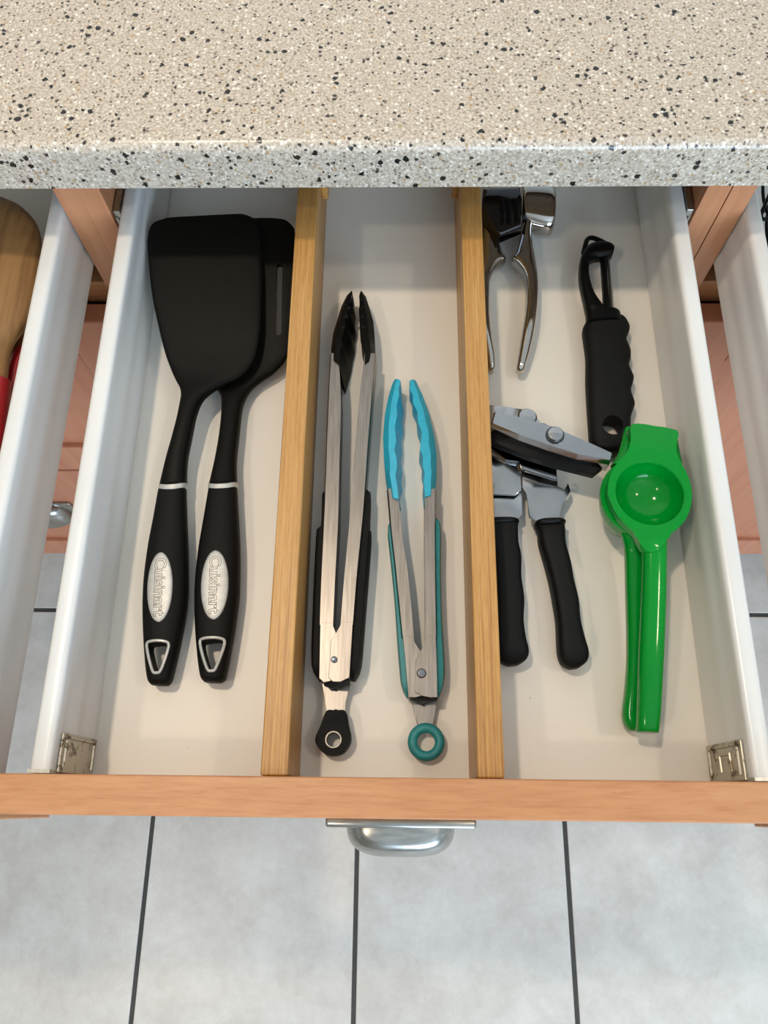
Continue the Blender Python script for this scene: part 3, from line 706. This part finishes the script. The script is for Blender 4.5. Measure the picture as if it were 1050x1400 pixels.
# ================================================================ PEELER
p2 = zoom(770, 310, 4.517)
c = U(*p2(280, 1000), 0)
pe = thing('vegetable_peeler', 'black plastic peeler with finger grooves along its right edge', 'peeler', (c.x, c.y, 0))
hd = [((165, 572), (340, 566), .0095, .006), ((140, 592), (375, 582), .0095, .0085), ((120, 630), (403, 618), .0095, .0078), ((119, 665), (404, 655), .0095, .0078), ((127, 720), (386, 705), .0095, .0078), ((135, 780), (410, 768), .0095, .0078), ((139, 830), (412, 822), .0095, .0078), ((139, 880), (403, 870), .0095, .0078), ((138, 950), (430, 935), .0095, .0078), ((140, 1000), (426, 975), .0095, .0078), ((142, 1040), (414, 1025), .0095, .0078), ((145, 1100), (437, 1095), .0095, .0076),
      ((148, 1150), (430, 1135), .0095, .0074), ((151, 1190), (414, 1185), .0095, .0072), ((156, 1260), (410, 1255), .0095, .0070), ((162, 1330), (395, 1330), .0092, .0068), ((185, 1380), (370, 1385), .009, .0075), ((225, 1405), (335, 1408), .009, .005)]
hn = G().loft([(p2(*l), p2(*r), zz, h, 3.0) for l, r, zz, h in hd], 24, 4).make('handle', 'matte_black_plastic', pe, True, 60)
hc = U(*p2(308, 1222), 0.0165); hr = (U(*p2(372, 1222), 0.0165) - hc).length
cut(hn, G().lathe([(0.0, -0.02), (hr, -0.02), (hr, 0.05), (0.0, 0.05)], (hc.x, hc.y, 0), 28))
z = .014
ar = [((140, 600), (350, 590), z, .006), ((138, 545), (344, 530), z, .006), ((133, 515), (262, 512), z, .0058), ((124, 470), (232, 485), z, .0055), ((108, 400), (190, 425), z, .0055), ((97, 330), (163, 345), z, .0055), ((97, 260), (155, 275), z, .0055), ((107, 195), (165, 225), z, .0055), ((135, 140), (195, 208), z, .0055), ((175, 112), (222, 206), z, .0055), ((230, 104), (252, 204), z, .0055), ((280, 112), (278, 200), z, .0055), ((304, 130), (298, 190), z, .005), ((309, 142), (304, 172), z, .004)]
G().loft([(p2(*l), p2(*r), zz, h, 2.8) for l, r, zz, h in ar], 18, 4).make('blade_yoke', 'black_plastic', pe, True, 60)
bl = [((228, 190), (266, 190), z, .0035), ((236, 300), (270, 300), z, .0035), ((244, 420), (278, 420), z, .0035), ((248, 535), (288, 535), z, .0035)]
G().loft([(p2(*l), p2(*r), zz, h, 3) for l, r, zz, h in bl], 12, 2).make('blade_bar', 'black_plastic', pe, True, 60)
bl = [((268, 192), (286, 192), z, .0010), ((276, 300), (293, 300), z, .0010), ((283, 420), (302, 420), z, .0010), ((289, 530), (310, 530), z, .0010)]
G().loft([(p2(*l), p2(*r), zz, h, 3) for l, r, zz, h in bl], 10, 2).make('blade', 'can_steel', pe, True, 60)
G().tube([U(*p2(*q), z + 0.001) for q in ((125, 165), (138, 110), (150, 78), (175, 68), (215, 80), (262, 104), (298, 128))], 0.0016, 8, False, 4).make('eye_remover', 'black_plastic', pe, True)

# ================================================================ CAN OPENER
c3 = zoom(660, 540, 5.526); c6 = zoom(640, 530, 3.281)
c = U(*c6(250, 700), 0)
co = thing('can_opener', 'steel can opener with twin black handles and a broad chrome turning key', 'can opener', (c.x, c.y, 0))
def flat(name, pts, z0, z1, mat, parent=co, bev=0.0004, f=c3):
    q = P([f(*p) for p in pts], z1); return G().prism([(v.x, v.y) for v in q], z0, z1, bev, 2).make(name, mat, parent, True, 30)
flat('jaw_plate', ((45, 440), (110, 470), (175, 498), (288, 500), (292, 720), (250, 757), (50, 748)), 0.0150, 0.0165, 'can_steel')
flat('frame_plate', ((45, 700), (296, 700), (300, 912), (262, 930), (250, 975), (50, 975)), 0.0118, 0.0132, 'can_steel')
flat('frame_plate', ((296, 500), (560, 545), (560, 690), (618, 722), (640, 690), (641, 665), (650, 668), (664, 728), (640, 765), (592, 830), (578, 900), (580, 985), (420, 985), (415, 950), (352, 920), (335, 745), (297, 705)), 0.0115, 0.0135, 'can_steel')
flat('back_lever', ((30, 72), (180, 88), (300, 106), (380, 140), (440, 205), (420, 300), (40, 300)), 0.0215, 0.0230, 'can_steel')
dc = U(*c3(335, 172), 0.0235); rr = (U(*c3(408, 172), 0.0235) - dc).length
G().lathe([(0, 0.0225), (rr, 0.0225), (rr, 0.0245), (rr * 0.85, 0.0256), (0, 0.0258)], (dc.x, dc.y, 0), 30).make('rivet', 'can_steel', co, True, 35)
dc = U(*c3(410, 470), 0.016); rr = (U(*c3(490, 470), 0.016) - dc).length
g = G(); n = 72
g.rings([[Vector((dc.x + rr * (0.93 if j % 2 else 1.0) * s * math.cos(2 * math.pi * j / n), dc.y + rr * (0.93 if j % 2 else 1.0) * s * math.sin(2 * math.pi * j / n), zz)) for j in range(n)] for s, zz in ((0.96, 0.0140), (1, 0.0146), (1, 0.0170), (0.94, 0.0176))])
g.make('feed_wheel', 'chrome', co, True, 35)
g = G().lathe([(0, 0.012), (rr * 0.6, 0.012), (rr * 0.6, 0.034), (0, 0.034)], (dc.x + 0.001, dc.y + 0.010, 0), 20).make('key_shaft', 'dark_chrome', co, True, 35)
flat('blade_cover', ((50, 300), (110, 330), (420, 420), (560, 520), (560, 640), (300, 560), (280, 500), (170, 490), (110, 440), (50, 400)), 0.0168, 0.0195, 'dark_chrome')
# winged turning key: a faceted folded bar
KT, KB, KF = 0.0385, 0.0355, 0.0270
top = [(100, 125), (320, 178), (520, 236), (750, 335), (974, 438), (962, 492), (720, 446), (500, 378), (280, 300), (76, 212)]
K1 = P([c3(*p) for p in top], KT)
n = len(K1); cen = sum(K1, Vector()) / n
low = [(86, 118), (316, 168), (524, 225), (756, 324), (990, 436), (966, 512), (716, 470), (494, 402), (270, 322), (58, 222)]
K2 = [Vector((v.x, v.y, KB)) for v in P([c3(*p) for p in low], KT)]
K3 = [Vector((v.x, v.y, KF)) for v in K2]
K4 = [Vector((v.x + (cen.x - v.x) * 0.06, v.y + (cen.y - v.y) * 0.16, KF)) for v in K2]
K5 = [Vector((v.x, v.y, KB - 0.0012)) for v in K4]
g = G().rings([K1, K2, K3, K4, K5]); key = g.make('turning_key', 'can_steel', co, False)
flat('key_core', ((60, 235), (300, 330), (520, 410), (720, 475), (955, 515), (905, 552), (842, 602), (560, 532), (330, 462), (60, 352)), 0.0245, 0.0300, 'black_plastic', key)
dc = U(*c3(545, 305), KT); rr = (U(*c3(607, 305), KT) - dc).length
G().lathe([(0, KT - 0.002), (rr * 1.16, KT - 0.002), (rr * 1.16, KT + 0.0004), (rr, KT + 0.0005), (0, KT + 0.0005)], (dc.x, dc.y, 0), 32).make('washer', 'darkened_chrome', key, True, 35)
rv = G().lathe([(0, KT - 0.002), (rr, KT - 0.002), (rr, KT + 0.0012), (rr * 0.88, KT + 0.0024), (rr * 0.4, KT + 0.0029), (0, KT + 0.0030)], (dc.x, dc.y, 0), 32).make('key_rivet', 'can_steel', key, True, 35)
rh = [((300, 628), (428, 618), .0105, .006), ((312, 655), (431, 640), .0105, .0076), ((318, 705), (434, 705), .0105, .008), ((345, 800), (456, 790), .0105, .0082), ((365, 880), (470, 870), .0105, .008), ((380, 960), (490, 955), .0105, .0082), ((394, 1050), (500, 1050), .0105, .008), ((398, 1130), (519, 1130), .0105, .0082), ((402, 1195), (536, 1190), .0105, .008), ((418, 1240), (528, 1232), .010, .0065), ((452, 1262), (495, 1258), .010, .004)]
G().loft([(c6(*l), c6(*r), zz, h, 3.8) for l, r, zz, h in rh], 22, 4).make('handle', 'matte_black_plastic', co, True, 60)
lh = [((85, 620), (222, 620), .0105, .0072), ((85, 660), (221, 655), .0105, .0078), ((90, 710), (224, 705), .0105, .008), ((105, 770), (236, 765), .0105, .0082), ((110, 860), (236, 855), .0105, .008), ((115, 950), (249, 950), .0105, .0082), ((118, 1045), (246, 1045), .0105, .008), ((118, 1130), (256, 1125), .0105, .0082), ((124, 1190), (269, 1180), .0105, .008), ((140, 1228), (262, 1218), .010, .0065), ((175, 1248), (225, 1244), .010, .004)]
G().loft([(c6(*l), c6(*r), zz, h, 3.8) for l, r, zz, h in lh], 22, 4).make('handle', 'matte_black_plastic', co, True, 60)
for L, Rr in (((296, 612), (434, 606)), ((82, 606), (226, 604))):
    st = [((L[0] + 14, L[1] - 12), (Rr[0] - 8, Rr[1] - 10)), ((L[0], L[1] - 2), (Rr[0], Rr[1])), ((L[0], L[1] + 14), (Rr[0], Rr[1] + 10)), ((L[0] + 12, L[1] + 24), (Rr[0] - 8, Rr[1] + 20))]
    G().loft([(c6(*l), c6(*r), 0.0105, h, 3.2) for (l, r), h in zip(st, (0.006, 0.0085, 0.0085, 0.006))], 20, 3).make('handle_collar', 'black_plastic', co, True, 60)

# ================================================================ CITRUS SQUEEZER
q7 = zoom(760, 560, 2.414)
ZR = 0.045
cc = U(*c6(815, 472), ZR)
sq = thing('citrus_squeezer', 'glossy green citrus squeezer lying closed beside the right drawer wall', 'citrus squeezer', (cc.x, cc.y, 0.001))
ri, ro = 0.0186, 0.0232
outl = [(737, 160), (838, 172), (941, 190), (937, 240), (935, 285), (948, 322), (976, 372), (996, 425), (1004, 480), (997, 540), (972, 597), (930, 640), (900, 662), (888, 690), (868, 722), (828, 738), (790, 724), (768, 690), (752, 655), (715, 622), (668, 570), (640, 515), (627, 468), (633, 410), (658, 352), (696, 308), (720, 276), (730, 230)]
op = spline(P([c6(*q) for q in outl], ZR), 3, True)
rp = G().prism([(v.x, v.y) for v in op], ZR - 0.0062, ZR, 0.0009, 2).make('press_plate', 'green_enamel', sq, True, 35)
cut(rp, G().lathe([(0.0, 0.0), (ri + 0.0003, 0.0), (ri + 0.0003, 0.09), (0.0, 0.09)], (cc.x, cc.y, 0), 56))
prof = [(0.0, ZR - 0.0160)]
for k in range(1, 13): a = math.pi / 2 * k / 12; prof.append((ri * math.sin(a), ZR - 0.0160 + 0.0154 * (1 - math.cos(a))))
prof += [(ri + 0.0004, ZR - 0.0004), (ri + 0.0005, ZR - 0.006)]
for k in range(11, -1, -1): a = math.pi / 2 * k / 12; prof.append((ri * math.sin(a), ZR - 0.0190 + 0.0130 * (1 - math.cos(a))))
G().lathe(prof, (cc.x, cc.y, 0), 56).make('press_cup', 'green_enamel', sq, True, 35)
ZL = ZR - 0.0072
prof = [(0.0, 0.0015)]
for k in range(1, 13): a = math.pi / 2 * k / 12; prof.append((0.0222 * math.sin(a), 0.0015 + (ZL - 0.006 - 0.0015) * (1 - math.cos(a))))
prof += [(0.0236, ZL - 0.005), (0.0238, ZL - 0.001), (0.0230, ZL), (0.0205, ZL)]
for k in range(11, -1, -1): a = math.pi / 2 * k / 12; prof.append((0.0198 * math.sin(a), 0.0040 + (ZL - 0.006) * (1 - math.cos(a))))
lc = Vector((cc.x - 0.0012, cc.y + 0.0008, 0))
G().lathe(prof, lc, 56).make('lower_cup', 'green_enamel', sq, True, 35)
tb = [((700, 185), (930, 200), ZL - .010, .004), ((690, 230), (935, 250), ZL - .008, .0055), ((670, 300), (950, 320), ZL - .006, .005), ((640, 350), (960, 370), ZL - .005, .004)]
G().loft([(c6(*l), c6(*r), zz, h, 5) for l, r, zz, h in tb], 20, 3).make('hinge_base', 'green_enamel', sq, True, 45)
# hinge pin
a = U(*c6(712, 207), ZR - 0.006); b = a + Vector((0.028, -0.001, 0))
g = G(); rings = []
for t_, r_ in ((0, 0.0006), (0.02, 0.0019), (0.98, 0.0019), (1, 0.0006)):
    p = a.lerp(b, t_); rings.append([p + Vector((0, r_ * math.cos(2 * math.pi * j / 16), r_ * math.sin(2 * math.pi * j / 16))) for j in range(16)])
g.rings(rings).make('hinge_pin', 'steel', sq, True, 40)
uh = [((255, 410), (385, 400), ZR - .004, .0035), ((268, 432), (368, 424), ZR - .0048, .0045), ((282, 465), (364, 462), ZR - .0063, .0057), ((283, 520), (363, 520), ZR - .008, .0062), ((281, 600), (362, 600), ZR - .010, .0062), ((277, 700), (359, 700), ZR - .0125, .0062), ((273, 800), (355, 800), ZR - .0145, .0062), ((270, 900), (350, 900), ZR - .017, .0062), ((267, 1000), (344, 1000), ZR - .020, .0062), ((265, 1055), (338, 1060), ZR - .022, .0060), ((267, 1064), (334, 1068), ZR - .0225, .0050)]
G().loft([(q7(*l), q7(*r), zz, h, 2.7) for l, r, zz, h in uh], 24, 4).make('upper_handle', 'green_enamel', sq, True, 60)
lh = [((212, 400), (330, 400), ZL - .005, .004), ((222, 432), (310, 432), ZL - .008, .0055), ((228, 480), (304, 480), ZL - .012, .0060), ((231, 600), (302, 600), ZL - .016, .0060), ((234, 720), (300, 720), ZL - .019, .0060), ((234, 830), (296, 830), ZL - .0215, .0060), ((228, 920), (290, 920), ZL - .0245, .0060), ((219, 1000), (284, 1000), ZL - .0280, .0060), ((226, 1038), (284, 1042), ZL - .0290, .0058), ((240, 1058), (288, 1062), ZL - .0290, .0045)]
G().loft([(q7(*l), q7(*r), zz, h, 3.0) for l, r, zz, h in lh], 24, 4).make('lower_handle', 'green_enamel', sq, True, 60)

# ================================================================ THINGS IN THE NEIGHBOURING DRAWERS
def wooden_tool(name, label, cat, st, hst, mat, z):
    c = U(*st[-1][0], 0.0); t = thing(name, label, cat, (c.x, c.y, 0.0), 'wooden spoons in the left drawer')
    G().loft([(l, r, zz, h, 2.4) for l, r, zz, h in st], 22, 4).make('bowl', mat, t, True, 60)
    G().loft([(l, r, zz, h, 2.4) for l, r, zz, h in hst], 18, 4).make('handle_sleeve', 'red_silicone', t, True, 60)
    return t
e = 0.030
wooden_tool('wooden_spoon', 'broad wooden spoon with a red handle in the left drawer, lying on top', 'spoon',
    [((-25, 272), (10, 274), e, .004), ((-58, 288), (32, 285), e, .006), ((-75, 320), (52, 310), e, .007), ((-84, 360), (58, 345), e, .0075), ((-84, 400), (55, 390), e, .008), ((-78, 430), (46, 425), e, .008), ((-66, 455), (34, 448), e, .008), ((-52, 475), (19, 468), e, .0075), ((-45, 500), (12, 490), e, .007), ((-42, 540), (9, 530), e, .0065)],
    [((-46, 519), (15, 521), e, .0078), ((-50, 560), (11, 562), e, .0085), ((-60, 640), (1, 642), e, .0085), ((-84, 800), (-24, 802), e - .004, .0085), ((-104, 900), (-50, 902), e - .006, .007)], 'spoon_wood', e)
e2 = 0.012
wooden_tool('wooden_spoon', 'darker wooden spoon with a red handle half hidden beneath the broad one', 'spoon',
    [((10, 400), (55, 396), e2, .004), ((-2, 420), (60, 412), e2, .006), ((0, 450), (56, 440), e2, .007), ((10, 480), (48, 470), e2, .007), ((14, 520), (44, 512), e2, .006)],
    [((16, 496), (42, 470), e2 + .004, .006), ((6, 540), (34, 520), e2 + .004, .008), ((-14, 640), (18, 640), e2 + .004, .008), ((-40, 780), (-6, 780), e2 + .004, .008), ((-60, 880), (-30, 880), e2 + .002, .006)], 'dark_wood', e2)
c = U(1075, 330, 0)
wk = thing('wire_whisk', 'black wire loops of a whisk in the right drawer at the photo edge', 'whisk', (c.x, c.y, 0))
for k, (pts, zz) in enumerate((([(1044, 225), (1043, 262), (1047, 285), (1058, 310), (1080, 360), (1105, 420)], 0.03),
                   ([(1062, 240), (1048, 275), (1041, 292), (1046, 300), (1070, 285), (1085, 250)], 0.035),
                   ([(1075, 255), (1050, 282), (1040, 296), (1052, 298), (1072, 276)], 0.026),
                   ([(1058, 270), (1050, 290), (1048, 310), (1052, 340), (1070, 390), (1105, 425)], 0.022))):
    G().tube([U(x, y, zz) for x, y in pts], 0.0011, 8, False, 5).make('wire', 'black_plastic', wk, True)
G().loft([((1098, 415), (1116, 410), .02, .006, 2), ((1110, 450), (1132, 445), .02, .008, 2), ((1140, 560), (1164, 556), .014, .009, 2), ((1166, 660), (1186, 656), .012, .007, 2)], 16, 4).make('handle', 'black_rubber', wk, True, 60)

for o in bpy.data.objects:
    if '_org' in o.keys(): del o['_org']
